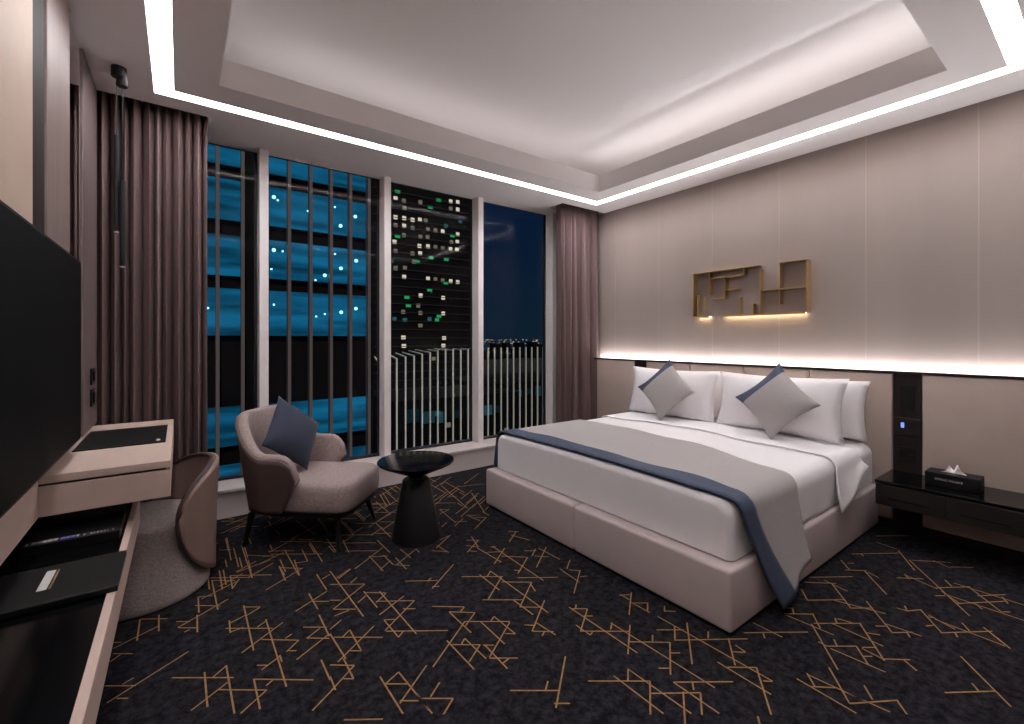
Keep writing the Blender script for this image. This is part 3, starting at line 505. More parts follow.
# wall art
def art():
    t = empty('wall_art', 'open gold metal frame of thin shelves on the headboard wall', 'wall art', (XW, 1.965, 1.515))
    W, Hh, dp, th = .975, .415, .075, .008
    # local y runs from -W/2 (near end) to W/2 (window end); measured from the photograph left to right as s in 0..1
    def yy(s): return W/2-W*s
    def zz(v): return Hh*(1-v)
    def bar(name, s0, s1, v0, v1, m=M['gold'], d0=.003, d1=dp):
        ya, yb = sorted((yy(s0), yy(s1))); za, zb = sorted((zz(v0), zz(v1)))
        if yb-ya < th: c_ = (ya+yb)/2; ya, yb = c_-th/2, c_+th/2
        if zb-za < th: c_ = (za+zb)/2; za, zb = c_-th/2, c_+th/2
        link(name, B(-d1, -d0, ya, yb, za, zb), m, t)
    bar('outer_frame', 0, 0, 0, 1); bar('outer_frame', .006, .62, 0, 0); bar('outer_frame', .79, .994, 0, 0)
    bar('outer_frame', 1, 1, 0, 1)
    for a, b in ((.006, .165), (.28, .994)):
        ya, yb = sorted((yy(a), yy(b)))
        bm = B(-dp, -.003, ya, yb, -.004, .004); box(bm, -dp, -dp+.006, ya, yb, -.0135, -.0041)
        link('outer_frame', bm, M['gold'], t)
    for (s, a, b) in ((.16, .02, .52), (.31, .16, .58), (.49, .02, .16), (.63, .1, .985), (.79, .02, .82), (.45, .62, .985), (.57, .78, .985), (.04, .5, .98)):
        bar('divider', s, s, a, b, d1=.06)
    for (v, a, b) in ((.155, .17, .48), (.61, .17, .31), (.44, .32, .44), (.52, .64, .985)):
        bar('shelf', a, b, v, v, d1=.06)
    bar('plate', .10, .125, .55, .85, d0=.05, d1=.055)
    for a, b in ((.02, .155), (.29, .98)):
        ya, yb = sorted((yy(a), yy(b)))
        link('light_strip', B(-.03, -.01, ya+.004, yb-.004, -.008, -.0045), M['artled'], t)
art()

# ------------------------------------------------------------------ nightstand and tissue box
ns = empty('nightstand', 'dark wall-hung nightstand with two drawers beside the bed', 'nightstand', (XH-.0145, .61, .25))
link('top', B(-.362, 0, -.33, .33, .137, .155, bev=.002), M['black'], ns)
link('carcass', B(-.345, 0, -.327, .327, .002, .1368, bev=.002), M['nightstand'], ns)
for k in (-1, 1):
    y0, y1 = (.003, .325) if k > 0 else (-.325, -.003)
    d = link('drawer', B(-.36, -.3452, y0, y1, .0, .130, bev=.002), M['nightstand'], ns)
    ym = (y0+y1)/2
    link('handle', B(-.364, -.3602, ym-.1, ym+.1, .045, .055, bev=.001), M['blackmatt'], d)
tb = empty('tissue_box', 'black tissue box with white tissue and pale lettering on nightstand', 'tissue box', (3.765, .603, .4055), 0)
bm = bmesh.new()
box(bm, -.07, .07, -.12, .12, 0, .082, bev=.004)
link('case', bm, M['blackmatt'], tb)
bm = text_bm('SPRING PALACE', .0172)
bmesh.ops.transform(bm, matrix=Matrix.Translation((-.0706, .012, .046)) @ Matrix.Rotation(-PI/2, 4, 'Z') @ Matrix.Rotation(PI/2, 4, 'X'), verts=bm.verts)
link('lettering', bm, M['silver'], tb)
def tissue(a):
    def P(u, v):
        y = (u-.5)*.115; h = .052*(math.exp(-((u-.3)/.17)**2)*1.05+math.exp(-((u-.74)/.14)**2)*.8)
        return (.02*math.sin(u*9+v*3)*v*.7-.006+.012*v, y*(1-.25*v), .0825+h*v)
    return sheet(P, 24, 8, .0015)
link('tissue', tissue(0), M['tissue'], tb, True)

# ------------------------------------------------------------------ bed
BX0, BX1, BY0, BY1 = 1.925, 3.93, 1.008, 2.957
bed = empty('bed', 'large double bed with beige padded base against the headboard', 'bed', ((BX0+BX1)/2, (BY0+BY1)/2, 0))
cx, cy = (BX0+BX1)/2, (BY0+BY1)/2
for k in (0, 1):
    y0, y1 = ((BY0, cy-.001), (cy+.001, BY1))[k]
    link('base_section', B(BX0-cx, BX1-cx, y0-cy, y1-cy, .012, .285, bev=.017, seg=4), M['bedbase'], bed, 'auto')
link('plinth', B(BX0-cx+.07, BX1-cx, BY0-cy+.07, BY1-cy-.07, 0, .0115), M['blackmatt'], bed)
MZ0, MZ1 = .293, .545
MX0 = 2.0; MY0, MY1 = 1.055, 2.91
def soft_box(x0, x1, y0, y1, z0, z1, r, crown=0, rb=.02, seg=7):
    bm = B(x0, x1, y0, y1, z0, z1)
    top = [e for e in bm.edges if all(v.co.z > z0+.01 for v in e.verts)]
    ver = [e for e in bm.edges if abs(e.verts[0].co.z-e.verts[1].co.z) > .01]
    bmesh.ops.bevel(bm, geom=top+ver, offset=r, segments=seg, affect='EDGES', profile=.5)
    return bm

def bump_top(x, y):
    return .010*math.sin(x*3.1+.3)*math.sin(y*2.3)+.006*math.sin(x*7+y*5)+.004*math.sin(y*11-x*6)
YM = (MY0+MY1)/2
def section(s, off, zlo_near, zlo_far, zt=MZ1, r=.075, flare=0.0, out=.0):
    """cross-section of the made bed: s=0 far hem .. s=1 near hem"""
    yn, yf = MY0-.012-off-out, MY1+.012+off+out
    top = zt+off+.012
    Lf = max(top-r-zlo_far, .01); Ln = max(top-r-zlo_near, .01); La = r*PI/2; Lt = (yf-r)-(yn+r)
    L = Lf+La+Lt+La+Ln; d = s*L
    if d < Lf: return yf+flare*(1-d/Lf)*.5, zlo_far+d, 0
    d -= Lf
    if d < La: a = d/r; return yf-r+r*math.cos(a), top-r+r*math.sin(a), 0
    d -= La
    if d < Lt: return yf-r-d, top, math.sin(PI*d/Lt)
    d -= Lt
    if d < La: a = d/r; return yn+r-r*math.sin(a), top-r+r*math.cos(a), 0
    d -= La
    return yn-flare*(d/Ln)**1.3, top-r-d, 0
def drape(xa, xb, off, zn, zf, th, flare=0, nu=30, nv=110, crown=.012, ripple=.0, out=0, bump=1):
    """xa(s), xb(s): the two hems of the cloth; zn(u): height of its near hem"""
    def P(u, v):
        yv, z, w = section(v, off, zn(u), zf, flare=flare, out=out)
        x = xa(v, z)+(xb(v, z)-xa(v, z))*u
        z += w*crown+bump*w**.5*bump_top(x, yv)*sm(2.0, 2.2, x)
        dx_ = max(0, MX0+.035-x)
        if dx_ and z > .4: z -= .035-math.sqrt(max(0, .001225-dx_*dx_))
        hang = max(0, (.47-z)/.4)
        yv += ripple*hang*math.sin(x*19+1)*(-1 if v > .5 else 1)*.5
        return (x, yv, z)
    return sheet(P, nu, nv, th)
def sm(a, b, t):
    t = max(0, min(1, (t-a)/(b-a))); return t*t*(3-2*t)
def mattress():
    bm = bmesh.new(); rings = []; r = .035
    st = [(MX0+r*(1-math.cos(a)), -r*(1-math.sin(a))) for a in [PI/2*k/8 for k in range(9)]]
    st += [(MX0+r+(BX1-.012-MX0-r)*k/20, 0) for k in range(1, 21)]
    for x, off in st:
        ring = []
        for k in range(111):
            y, z, w = section(k/110, off, MZ0, MZ0, r=.07)
            ring.append(bm.verts.new((x-cx, y-cy, z+.012*w+w**.5*bump_top(x, y)*sm(2.0, 2.2, x))))
        rings.append(ring)
    for a, b in zip(rings, rings[1:]):
        for k in range(110): bm.faces.new((a[k], a[k+1], b[k+1], b[k]))
        bm.faces.new((a[110], a[0], b[0], b[110]))
    bm.faces.new(rings[0]); bm.faces.new(rings[-1][::-1])
    return bm
link('mattress', mattress(), M['linen'], bed, 'auto')
def xa(v, z): return 2.018+.24*max(0, (v-.80)/.2)**1.15
def xb(v, z): return 2.87-.22*sm(.50, .84, v)-.06*sm(.80, 1, v)
# duvet: white, tucked all round the mattress
o = link('duvet', drape(lambda v, z: xa(v, z)+.05, lambda v, z: 3.50, .006, lambda u: .292, .292, .006, nu=40, ripple=.02), M['linen'], smooth=True)
tag(o, 'smooth white duvet spread over the bed under the grey throw', 'duvet')
# folded back end of the duvet
o = link('sheet_fold', drape(lambda v, z: 3.21-.07*sm(.80, 1, v), lambda v, z: 3.60, .017,
      lambda u: .275+.19*sm(0, 1, u), .40, .009, flare=.045, nu=20, ripple=.03, out=.004), M['linen'], smooth=True)
tag(o, 'white turned back sheet hanging in a point beside the pillows', 'sheet')
# throw with a blue band at the foot
rn = empty('bed_runner', 'grey woven bed throw with blue edge hanging over the bed end', 'bed throw', (2.4, YM, .6))
def shift(bm):
    bmesh.ops.translate(bm, verts=bm.verts, vec=(-2.4, -YM, -.6)); return bm
def xband(v, z): return xa(v, z)+.15-.05*sm(.72, .85, v)
link('woven_cloth', shift(drape(xband, xb, .018, lambda u: .085+.085*u, .16, .007, flare=.085, ripple=.03, nu=24)), M['runner'], rn, True)
link('blue_edge', shift(drape(xa, lambda v, z: xband(v, z)-.001, .019, lambda u: .045+.04*u, .16, .009, flare=.088, ripple=.03, nu=6)), M['blue'], rn, True)

# pillows
def pillow(name, w, h, t, loc, lean, yaw=0, m='linen', roll=0, stripe=None, pinch=.05, p=2.4, n=20):
    bm = pillow_bm(w, h, t, n, pinch, p, stripe)
    # local x -> world -y (seen from the foot), puff along world x
    R = Matrix.Rotation(yaw, 4, 'Z') @ Matrix.Rotation(lean, 4, 'Y') @ Matrix.Rotation(-PI/2, 4, 'Z') @ Matrix.Rotation(roll, 4, 'Y')
    bmesh.ops.transform(bm, matrix=R, verts=bm.verts)
    zmin = min(v.co.z for v in bm.verts)
    o = link(name, bm, [M[k] for k in (m if isinstance(m, list) else [m])], smooth=True)
    o.location = (loc[0], loc[1], loc[2]-zmin)
    return o
zp = .588
tag(pillow('pillow', .93, .42, .19, (3.84, 1.50, zp), .10, 0, pinch=.07, p=2.0), 'white pillow against the headboard, its edge peeping out by the nightstand', 'pillow', 'white bed pillows')
tag(pillow('pillow', .93, .42, .19, (3.84, 2.475, zp), .10, 0, pinch=.07, p=2.0), 'white pillow against the headboard, its corner peeping out by the curtain', 'pillow', 'white bed pillows')
tag(pillow('pillow', .91, .45, .24, (3.625, 1.555, zp), .20, 0, pinch=.08, p=1.9), 'front white pillow behind the grey cushion on the nightstand side', 'pillow', 'white bed pillows')
tag(pillow('pillow', .91, .45, .24, (3.625, 2.465, zp), .20, 0, pinch=.08, p=1.9), 'front white pillow behind the grey cushion on the window side', 'pillow', 'white bed pillows')
for y, lab in ((1.475, 'grey diamond cushion with blue edge in front of the pillow by the nightstand'), (2.385, 'grey diamond cushion with blue edge in front of the pillow by the window')):
    o = pillow('cushion', .40, .40, .15, (3.43, y, zp-.004), .27, .05, ['runner', 'blue'], roll=-3*PI/4, stripe=.62, pinch=.13, p=2.0, n=26)
    tag(o, lab, 'cushion', 'grey diamond cushions on the bed')

# ------------------------------------------------------------------ armchair by the window
def shell(name, prm, parent, m, smooth=True):
    """wrap-around back: prm(t)-> (plan point, outward dir, z bottom, z top)"""
    pass
def armchair():
    fx, fy = .737, -.676
    rz = math.atan2(fy, fx)
    ctr = Vector((.725, 3.235, 0))
    t = empty('armchair', 'low tub armchair with oatmeal seat and brown leather back by the window', 'armchair', ctr, rz)
    # local +x is forwards, +y to the chair's own left side
    hw, dp_ = .35, .34
    def plan(q, out=0):
        """q in -1..1 round the U: arm tip, side, back, side, arm tip"""
        a = abs(q); sgn = 1 if q > 0 else -1
        R = .27
        # straight side from x=.16 to x=-.08, then a big rounded back
        Ls = .20; La = R*PI/2; Lb = hw-R
        L = Ls+La+Lb; d = (1-a)*L          # distance from the tip
        w = hw+out
        if d < Ls: p = (.07-d, w); n = (0, 1)
        elif d < Ls+La:
            an = (d-Ls)/R; p = (.07-Ls-(R+out)*math.sin(an), (hw-R)+(R+out)*math.cos(an)); n = (-math.sin(an), math.cos(an))
        else:
            d2 = d-Ls-La; p = (.07-Ls-R-out, (hw-R)-d2); n = (-1, 0)
        return Vector((p[0], p[1]*sgn, 0)), Vector((n[0], n[1]*sgn, 0))
    def ztop(q):
        a = abs(q)
        return .57+.235*(1-sm(.22, .72, a))-.13*(1-math.sqrt(max(0, 1-max(0, (a-.84)/.16)**2)))
    def P_out(u, v):
        q = 2*u-1
        p, n = plan(q)
        zt = ztop(q); z0 = .215+.02*abs(q)
        z = z0+(zt-z0)*v
        # narrows towards the base and flares at the top; tip sweeps back towards the base
        k = (z-.215)/.62
        p = p+n*(-.045+.085*k)
        if abs(q) > .75: p.x -= (abs(q)-.75)/.25*.10*(1-v)**1.2
        return (p.x, p.y, z)
    def P_in(u, v):
        q = 2*u-1
        x, y, z = P_out(u, v)
        p, n = plan(q)
        zt = ztop(q); lo = .33
        z = lo+(zt-lo)*v
        k = (z-.215)/.62
        p = p+n*(-.045+.085*k)
        if abs(q) > .75: p.x -= (abs(q)-.75)/.25*.10*(1-v)**1.2
        bul = .055+.03*math.sin(PI*min(1, v))
        p = p-n*.013
        return (p.x, p.y, z)
    link('back_shell', sheet(P_out, 64, 12, -.012), M['chairleather'], t, True)
    # padded inner back
    bm = bmesh.new(); nu, nv = 64, 12
    def inner(u, v, s):
        """s 0 outer skin .. 1 inner skin with a rolled top"""
        q = 2*u-1; p, n = plan(q); zt = ztop(q)
        x, y, z = P_in(u, v)
        return Vector((x, y, z)), n
    def ring(u):
        pts = []
        th = .062*(1-.25*sm(.85, 1, abs(2*u-1)))
        for j in range(nv+1):
            c_, n = inner(u, j/nv, 0); pts.append(c_+Vector((0, 0, 0)))
        c_, n = inner(u, 1, 0)
        for j in range(1, 7):
            an = PI*j/7
            pts.append(c_-n*(th/2*(1-math.cos(an)))+Vector((0, 0, th*.42*math.sin(an))))
        for j in range(nv, -1, -1):
            c_, n = inner(u, j/nv, 0); pts.append(c_-n*(th+.012*math.sin(PI*j/nv)))
        return pts
    rings = [[bm.verts.new(p) for p in ring(i/nu)] for i in range(nu+1)]
    m_ = len(rings[0])
    for a, b in zip(rings, rings[1:]):
        for k in range(m_): bm.faces.new((a[k], a[(k+1) % m_], b[(k+1) % m_], b[k]))
    bm.faces.new(rings[0]); bm.faces.new(rings[-1][::-1])
    link('padded_back', bm, M['chairfabric'], t, True)
    # seat cushion: rounded trapezoid with soft top edge
    def seat_pts(off):
        pts = []
        for k in range(64):
            a = 2*PI*k/64; c_, s_ = math.cos(a), math.sin(a)
            e = 2/5.5
            x = .04+(.335-off)*math.copysign(abs(c_)**e, c_); y = (.285-off+.015*math.copysign(1, c_)*abs(c_))*math.copysign(abs(s_)**e, s_)
            pts.append((x, y))
        return pts
    bm = bmesh.new(); rings = []
    for off, z in ((.03, .232), (.008, .236), (0, .25), (-.004, .30), (0, .36), (.006, .388), (.022, .404), (.06, .413), (.16, .418), (.25, .42)):
        rings.append([bm.verts.new((x, y, z)) for x, y in seat_pts(off)])
    for a, b in zip(rings, rings[1:]):
        for k in range(64): bm.faces.new((a[k], a[(k+1) % 64], b[(k+1) % 64], b[k]))
    bm.faces.new(rings[0][::-1]); bm.faces.new(rings[-1])
    link('seat_cushion', bm, M['chairfabric'], t, True)
    bm = bmesh.new(); rings = []
    for off, z in ((.04, .205), (.015, .207), (.012, .2315), (.04, .2318)):
        rings.append([bm.verts.new((x, y, z)) for x, y in seat_pts(off)])
    for a, b in zip(rings, rings[1:]):
        for k in range(64): bm.faces.new((a[k], a[(k+1) % 64], b[(k+1) % 64], b[k]))
    bm.faces.new(rings[0][::-1]); bm.faces.new(rings[-1])
    link('seat_frame', bm, M['blackmatt'], t, 'auto')
    for (x0, y0, x1, y1) in ((.27, .20, .315, .26), (.27, -.20, .315, -.26), (-.275, .235, -.315, .25), (-.275, -.235, -.315, -.25)):
        link('leg', tube(bmesh.new(), (x0, y0, .2045), (x1, y1, 0), .022, .012, 14), M['blackmatt'], t, 'auto')
    return t, ctr, rz
ac, actr, arz = armchair()
bm = pillow_bm(.385, .385, .15, 22, .08, 2.2)
bmesh.ops.transform(bm, matrix=Matrix.Rotation(arz-.17, 4, 'Z') @ Matrix.Rotation(-.36, 4, 'Y') @ Matrix.Rotation(PI/2, 4, 'Z') @ Matrix.Rotation(.70, 4, 'Y'), verts=bm.verts)
o = link('cushion', bm, M['bluecushion'], smooth=True)
zmin = min(v.co.z for v in o.data.vertices)
off = Vector((math.cos(arz), math.sin(arz), 0))*-.135+Vector((-math.sin(arz), math.cos(arz), 0))*(-.02)
o.location = (actr.x+off.x, actr.y+off.y, .412-zmin)
tag(o, 'dark blue velvet cushion leaning in the armchair', 'cushion')

# ------------------------------------------------------------------ side table
st = empty('side_table', 'round black side table with cone foot beside the armchair', 'side table', (1.25, 2.757, 0))
link('cone_base', lathe([(0, 0), (.158, 0), (.16, .004), (.155, .02), (.088, .375), (.08, .383), (0, .383)], 64), M['blackmatt'], st, 'auto')
link('neck', lathe([(0, .3832), (.05, .3832), (.046, .395), (.052, .4095), (0, .4095)], 48), M['blackmatt'], st, 'auto')
link('tabletop', lathe([(0, .41), (.055, .41), (.07, .414), (.215, .478), (.243, .492), (.248, .499), (.246, .505), (.24, .5065), (0, .5065)], 72), M['black'], st, 'auto')

# ------------------------------------------------------------------ desk chair
dc = empty('desk_chair', 'round grey tub chair with curved taupe back at the desk', 'chair', (-.15, 3.005, 0), math.radians(13))
link('drum_base', lathe([(0, .0), (.275, 0), (.283, .008), (.284, .03), (.27, .11), (.253, .20), (.245, .29), (.246, .355), (.24, .38), (.22, .394), (.17, .402), (0, .404)], 64), M['deskfabric'], dc, True)
def back_plate():
    def outl(u, v):
        # u: angle -1..1, v: 0..1 height inside an egg outline wrapped round the drum
        th = 2*u-1; A = math.radians(74)
        k = math.sqrt(max(0, 1-abs(th)**2.3))
        zc, up, dn = .40, .245, .355
        z = zc+(up*k*(2*v-1) if v > .5 else dn*k*(2*v-1))
        R = .290+.012*max(0, (z-.2)/.4)
        a = th*A
        return (R*math.cos(a), R*math.sin(a), z)
    return sheet(outl, 60, 20, -.022)
link('curved_back', back_plate(), M['deskleather'], dc, True)
def piping():
    bm = bmesh.new(); pts = []
    N = 90
    for k in range(N):
        ph = 2*PI*k/N
        th = math.copysign(min(.999, abs(math.cos(ph))), math.cos(ph)); k_ = math.sqrt(max(0, 1-abs(th)**2.3))
        z = .40+(.245 if math.sin(ph) > 0 else -.355)*k_
        r_ = .290+.012*max(0, (z-.2)/.4)-.011
        a = th*math.radians(74)
        pts.append(Vector((r_*math.cos(a), r_*math.sin(a), z)))
    rings = []
    for k in range(N):
        d = (pts[(k+1) % N]-pts[k-1]).normalized(); n1 = d.cross(Vector((pts[k].x, pts[k].y, 0)).normalized()).normalized(); n2 = d.cross(n1)
        rings.append([bm.verts.new(pts[k]+(n1*math.cos(q*PI/4)*.006+n2*math.sin(q*PI/4)*.0125)) for q in range(8)])
    for k in range(N):
        A, Bq = rings[k], rings[(k+1) % N]
        for q in range(8): bm.faces.new((A[q], A[(q+1) % 8], Bq[(q+1) % 8], Bq[q]))
    return bm
link('piping', piping(), M['pipingleather'], dc, True)['label'] = 'dark brown piping round the back'

# ------------------------------------------------------------------ outside
GZ = -32
o = struct('ground', B(-400, 900, 12, 1400, GZ-1, GZ), M['ground'])
# fin screen of the terrace below the window
fs = empty('fin_railing', 'curved railing of slim white bars outside the window', 'railing', (2.6, 6.95, -2.0))
random.seed(5)
dirv = Vector((.307, .951, 0))
def pix(px, Y):
    k = (px-512)/450; s_, c_ = .5937, .8047
    dpt = Y/(c_-k*s_); return dpt*(s_+k*c_), dpt
RB = [(2.815,0.987,2.20),(2.965,1.014,2.20),(3.114,1.027,2.20),(3.259,1.056,2.20),(3.404,1.078,2.20),(3.548,1.102,1.18),(3.697,1.117,1.30),(3.844,1.114,1.25),(3.999,1.119,0.71),(4.149,1.126,0.60),(2.665,0.965,2.20),(2.518,0.944,2.20),(4.296,1.132,0.39),(4.435,1.139,0.00),(4.577,1.139,0.00),(4.722,1.140,0.00),(4.870,1.140,0.00),(5.016,1.140,0.00),(5.163,1.140,0.00),(5.314,1.141,0.00),(5.464,1.141,0.00),(5.613,1.141,0.00),(5.760,1.142,0.00),(5.907,1.142,0.00)]
for x, zt, ln in RB:
    bm = bmesh.new(); w = .011
    box(bm, x-2.6-w, x-2.6+w, -w, w, 0, zt+2.0)
    if ln > .02:
        p0 = Vector((x-2.6, 0, zt+2.0-w)); p1 = p0+dirv*ln
        n_ = Vector((-dirv.y, dirv.x, 0))*w
        up = Vector((0, 0, w))
        vs = [bm.verts.new(p+a+b) for p in (p0, p1) for a in (-n_, n_) for b in (-up, up)]
        for f in ((0, 1, 3, 2), (4, 6, 7, 5), (0, 4, 5, 1), (2, 3, 7, 6), (0, 2, 6, 4), (1, 5, 7, 3)): bm.faces.new([vs[i] for i in f])
    link('bar', bm, M['whitebar'], fs)
link('base_rail', B(-1.2, 4.5, -.04, .3, -.12, -.001), M['slab'], fs)

# blue lit office block across the street
ob = empty('office_building', 'blue lit office block with dark vertical fins across the street', 'building', (0, 30, GZ))
OX0, OX1 = -16, 10.72
link('facade', B(OX0, OX1, .6, 16, 0, GZ*-1+24), M['facade'], ob)
bands = [(-8.1, -5.95), (-4.85, -2.6), (1.5, 4.2), (4.95, 7.25), (8.15, 10.45), (11.3, 13.6)]
for a, b in bands:
    link('glass_band', B(OX0+.1, 3.0, .4, .598, a-GZ, b-GZ), M['blueglow'], ob)
    link('glass_band', B(4.05, OX1-.5, .4, .598, a-GZ, b-GZ), M['blueglow'], ob)
k = 0
x = .0563*30-1.215*9
while x < OX1:
    link('fin', B(x-.085, x+.085, -.12, .395, 12, 26-GZ), M['darkfin'], ob); x += 1.215
M['lampglow'] = emit('cool_lamp', (.3, .85, 1, 1), 1.2)
def lamp(px, py):
    k_ = (px-512)/450; dpt = 30.25/(.8047-k_*.5937); X = dpt*(.5937+k_*.8047); Z = 1.3+(339-py)*dpt/450
    return X, Z
for X, Z, r in [(4.55,9.85,0.11),(4.76,9.70,0.06),(8.45,8.70,0.11),(9.40,9.46,0.11),(4.55,6.66,0.11),(5.03,6.64,0.06),(4.42,5.50,0.06),(7.47,5.38,0.11),(8.47,5.92,0.11),(9.46,6.52,0.11),(8.10,6.82,0.06),(6.91,5.03,0.06),(4.55,3.37,0.06),(6.95,2.73,0.06),(7.47,2.90,0.06),(8.49,3.05,0.11),(9.44,3.33,0.11),(1.26,3.03,0.06),(6.46,9.33,0.06),(8.09,9.86,0.06)]:
    bm = bmesh.new(); bmesh.ops.create_uvsphere(bm, u_segments=10, v_segments=6, radius=r)
    bmesh.ops.translate(bm, verts=bm.verts, vec=(X, .33, Z-GZ))
    link('ceiling_lamp', bm, M['lampglow'], ob, True)

# apartment tower
TY = 160
tw = empty('apartment_tower', 'dark apartment tower with scattered lit windows', 'building', (0, TY, GZ))
link('facade', B(54, 99.5, .5, 30, 0, 110), M['facade'], tw)
bm = bmesh.new()
for z in range(0, 42):
    box(bm, 54, 99.5, .2, .5, z*3.2-30-GZ-10, z*3.2-30-GZ-9.72)
tag(link('slab_edges', bm, M['slab'], tw), kind='stuff')
M['win_white'] = emit('lit_window_white', (1, .88, .68, 1), .30)
M['win_green'] = emit('lit_window_green', (.05, .8, .25, 1), .16)
M['win_dim'] = emit('lit_window_dim', (.8, .7, .55, 1), .08)
M['win_teal'] = emit('lit_window_teal', (.1, .5, .55, 1), .08)
for X, Z, w, h, cc in [(65.3,56.3,2.0,1.1,'win_green'),(64.5,53.6,1.5,1.5,'win_white'),(67.8,53.3,1.5,1.5,'win_dim'),(68.0,50.7,1.5,1.5,'win_dim'),(82.3,56.2,2.0,1.1,'win_green'),(78.7,52.7,2.0,1.1,'win_green'),(74.5,54.0,1.5,1.5,'win_dim'),(87.7,56.7,1.5,1.5,'win_white'),(90.9,57.0,1.5,1.5,'win_white'),(87.7,53.8,1.5,1.5,'win_dim'),(90.9,54.0,1.5,1.5,'win_white'),(64.5,46.6,1.5,1.5,'win_white'),(67.9,46.8,1.5,1.5,'win_white'),(71.3,46.7,1.5,1.5,'win_white'),(74.3,47.2,1.5,1.5,'win_white'),(76.7,47.3,1.5,1.5,'win_dim'),(64.5,43.7,1.5,1.5,'win_dim'),(67.9,43.9,1.5,1.5,'win_white'),(71.3,43.6,1.5,1.5,'win_dim'),(77.7,44.0,1.5,1.5,'win_dim'),(80.9,44.1,1.5,1.5,'win_dim'),(84.1,44.1,1.5,1.5,'win_white'),(85.5,46.5,1.5,1.5,'win_teal'),(92.1,49.4,1.5,1.5,'win_teal'),(88.5,42.9,2.0,1.1,'win_green'),(90.9,43.9,1.5,1.5,'win_white'),(65.3,39.6,2.0,1.1,'win_green'),(67.8,40.4,1.5,1.5,'win_dim'),(74.5,40.7,1.5,1.5,'win_dim'),(77.5,40.9,1.5,1.5,'win_dim'),(64.1,37.4,1.5,1.5,'win_white'),(88.0,40.4,1.5,1.5,'win_dim'),(90.7,40.8,1.5,1.5,'win_white'),(74.1,37.1,1.5,1.5,'win_white'),(77.7,37.4,1.5,1.5,'win_white'),(80.9,37.5,1.5,1.5,'win_dim'),(84.1,37.4,1.5,1.5,'win_dim'),(87.6,37.5,1.5,1.5,'win_white'),(90.6,37.6,1.5,1.5,'win_white'),(64.5,34.1,1.5,1.5,'win_dim'),(71.3,33.9,1.5,1.5,'win_dim'),(74.4,34.3,1.5,1.5,'win_white'),(79.1,33.1,2.0,1.1,'win_green'),(85.7,33.1,2.0,1.1,'win_green'),(62.9,30.3,1.5,1.5,'win_teal'),(71.8,30.8,1.5,1.5,'win_dim'),(73.2,30.9,2.0,1.1,'win_green'),(64.5,27.6,1.5,1.5,'win_dim'),(68.2,28.1,1.5,1.5,'win_dim'),(67.9,24.7,1.5,1.5,'win_white'),(77.7,24.8,1.5,1.5,'win_white'),(80.9,24.8,1.5,1.5,'win_dim'),(84.1,24.6,1.5,1.5,'win_dim'),(87.7,24.6,1.5,1.5,'win_white'),(90.9,24.5,1.5,1.5,'win_white'),(85.5,23.7,2.0,1.1,'win_green'),(78.4,20.4,2.0,1.1,'win_green'),(74.6,18.1,1.5,1.5,'win_white'),(84.3,17.7,1.5,1.5,'win_white'),(69.0,17.0,2.0,1.1,'win_green'),(69.6,13.9,2.0,1.1,'win_green'),(73.6,14.1,1.5,1.5,'win_dim'),(67.5,11.5,1.5,1.5,'win_dim'),(74.5,11.3,1.5,1.5,'win_dim'),(84.3,11.5,1.5,1.5,'win_white'),(82.5,10.3,2.0,1.1,'win_green'),(64.1,8.7,1.5,1.5,'win_teal'),(78.4,9.1,1.5,1.5,'win_teal'),(67.6,1.9,1.7,1.4,'win_white'),(84.7,1.7,1.7,1.4,'win_white'),(67.8,-1.3,1.7,1.4,'win_white'),(84.4,-1.3,1.7,1.4,'win_white'),(74.5,6.5,1.7,1.4,'win_dim'),(68.2,8.5,1.7,1.4,'win_teal'),(81.6,8.8,1.7,1.4,'win_green'),(80.1,-6.4,1.7,1.4,'win_dim')]:
    link('window', B(X-w/2, X+w/2, .30, .48, Z-h/2-GZ, Z+h/2-GZ), M[cc], tw)

# low city beyond the railing
low = [(24, 46, 60, 75, -7.5, 'low dark city block beyond the railing bars, nearest the office block'),
       (56, 82, 85, 110, -9, 'low dark city block at the foot of the tower'),
       (86, 150, 105, 130, -11, 'low dark city block under the open sky')]
for (x0, x1, y0, y1, zt, lab) in low:
    b = empty('city_block', lab, 'building', ((x0+x1)/2, y0, GZ))
    c_ = (x0+x1)/2
    link('facade', B(x0-c_, x1-c_, .3, y1-y0, 0, zt-GZ), M['facade'], b)
    for k in range(14):
        wx = random.uniform(x0-c_+1, x1-c_-1); wz = random.uniform(3, zt-GZ-1.5)
        sz = y0/70
        link('window', B(wx-.5*sz, wx+.5*sz, .1, .29, wz-.4*sz, wz+.4*sz), M[random.choice(['win_dim', 'win_dim', 'win_teal'])], b)
    n_ = 7
    for k in range(n_):
        wx = x0-c_+1.5+(x1-x0-4)*k/n_
        link('lit_window', B(wx, wx+random.uniform(.3, 1)*(x1-x0-4)/n_*.9, .1, .29, zt-GZ-3.2+random.uniform(-.6, .3), zt-GZ-1.8+random.uniform(-.3, .6)), M.setdefault(('teal', k % 3), emit('teal_glow', (.06, .25, .36, 1), (.02, .05, .09)[k % 3])), b)
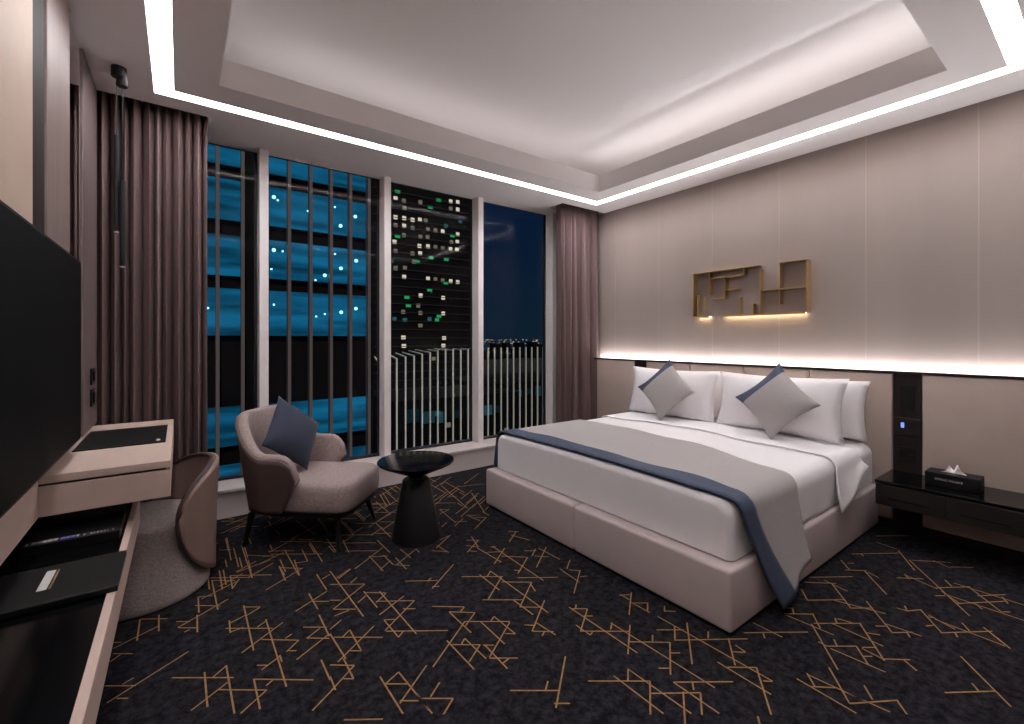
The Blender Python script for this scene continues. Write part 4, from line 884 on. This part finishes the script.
# far skyline lights
bm = bmesh.new()
for k in range(260):
    y = random.uniform(700, 1300); x = random.uniform(.3, 1.1)*y
    z = min(-1, GZ+random.uniform(12, 34)*(y/1000))
    s_ = random.uniform(.8, 2.0)
    box(bm, x-s_, x+s_, y-1, y+1, z-s_*.7, z+s_*.7)
o = link('city_lights', bm, emit('far_lights', (1, .8, .6, 1), .22))
tag(o, 'tiny distant city lights strung along the horizon', 'lights', kind='stuff')
bm = bmesh.new()
for k in range(60):
    y = random.uniform(600, 640); x = 180+k*12+random.uniform(-5, 5); h_ = random.uniform(14, 29)
    box(bm, x-5, x+5, y, y+20, GZ, GZ+h_)
o = link('far_skyline', bm, M['facade'])
tag(o, 'dark uneven line of faraway rooftops under the night sky', 'skyline', kind='stuff')

# ------------------------------------------------------------------ night sky
w = bpy.data.worlds.new('night'); bpy.context.scene.world = w; w.use_nodes = True
nt = w.node_tree; bg = nt.nodes['Background']
tc = nt.nodes.new('ShaderNodeTexCoord'); sx = nt.nodes.new('ShaderNodeSeparateXYZ'); r = nt.nodes.new('ShaderNodeValToRGB')
r.color_ramp.elements[0].position = 0; r.color_ramp.elements[0].color = lin(20, 40, 56)
r.color_ramp.elements[1].position = .35; r.color_ramp.elements[1].color = lin(8, 30, 62)
nt.links.new(tc.outputs['Generated'], sx.inputs[0]); nt.links.new(sx.outputs['Z'], r.inputs['Fac']); nt.links.new(r.outputs[0], bg.inputs['Color'])
bg.inputs['Strength'].default_value = .31

ml = bpy.data.lights.new('outdoor_fill', 'SUN'); ml.energy = .9; ml.angle = .02; ml.color = (1, .93, .84)  # added sun lamp that brightens the railing bars and office fins
mo = bpy.data.objects.new('outdoor_fill', ml); C.objects.link(mo)
mo.rotation_euler = (math.radians(32), 0, math.radians(-12)); mo.location = (0, -20, 40)

# ------------------------------------------------------------------ camera
cd = bpy.data.cameras.new('camera'); cam = bpy.data.objects.new('camera', cd); C.objects.link(cam)
cam.location = (0, 0, 1.3)
cam.rotation_euler = (PI/2, 0, -math.atan(332/450))
cd.sensor_width = 36; cd.lens = 450/1024*36; cd.shift_y = -23/1024
cd.clip_start = .02; cd.clip_end = 3000
sc = bpy.context.scene; sc.camera = cam
sc.view_settings.view_transform = 'Standard'; sc.view_settings.look = 'None'
sc.view_settings.gamma = 1; sc.view_settings.use_curve_mapping = False
sc.view_settings.exposure = 1.2
sc.cycles.max_bounces = 8
sc.cycles.diffuse_bounces = 5
sc.cycles.use_denoising = True
sc.cycles.sample_clamp_indirect = 6
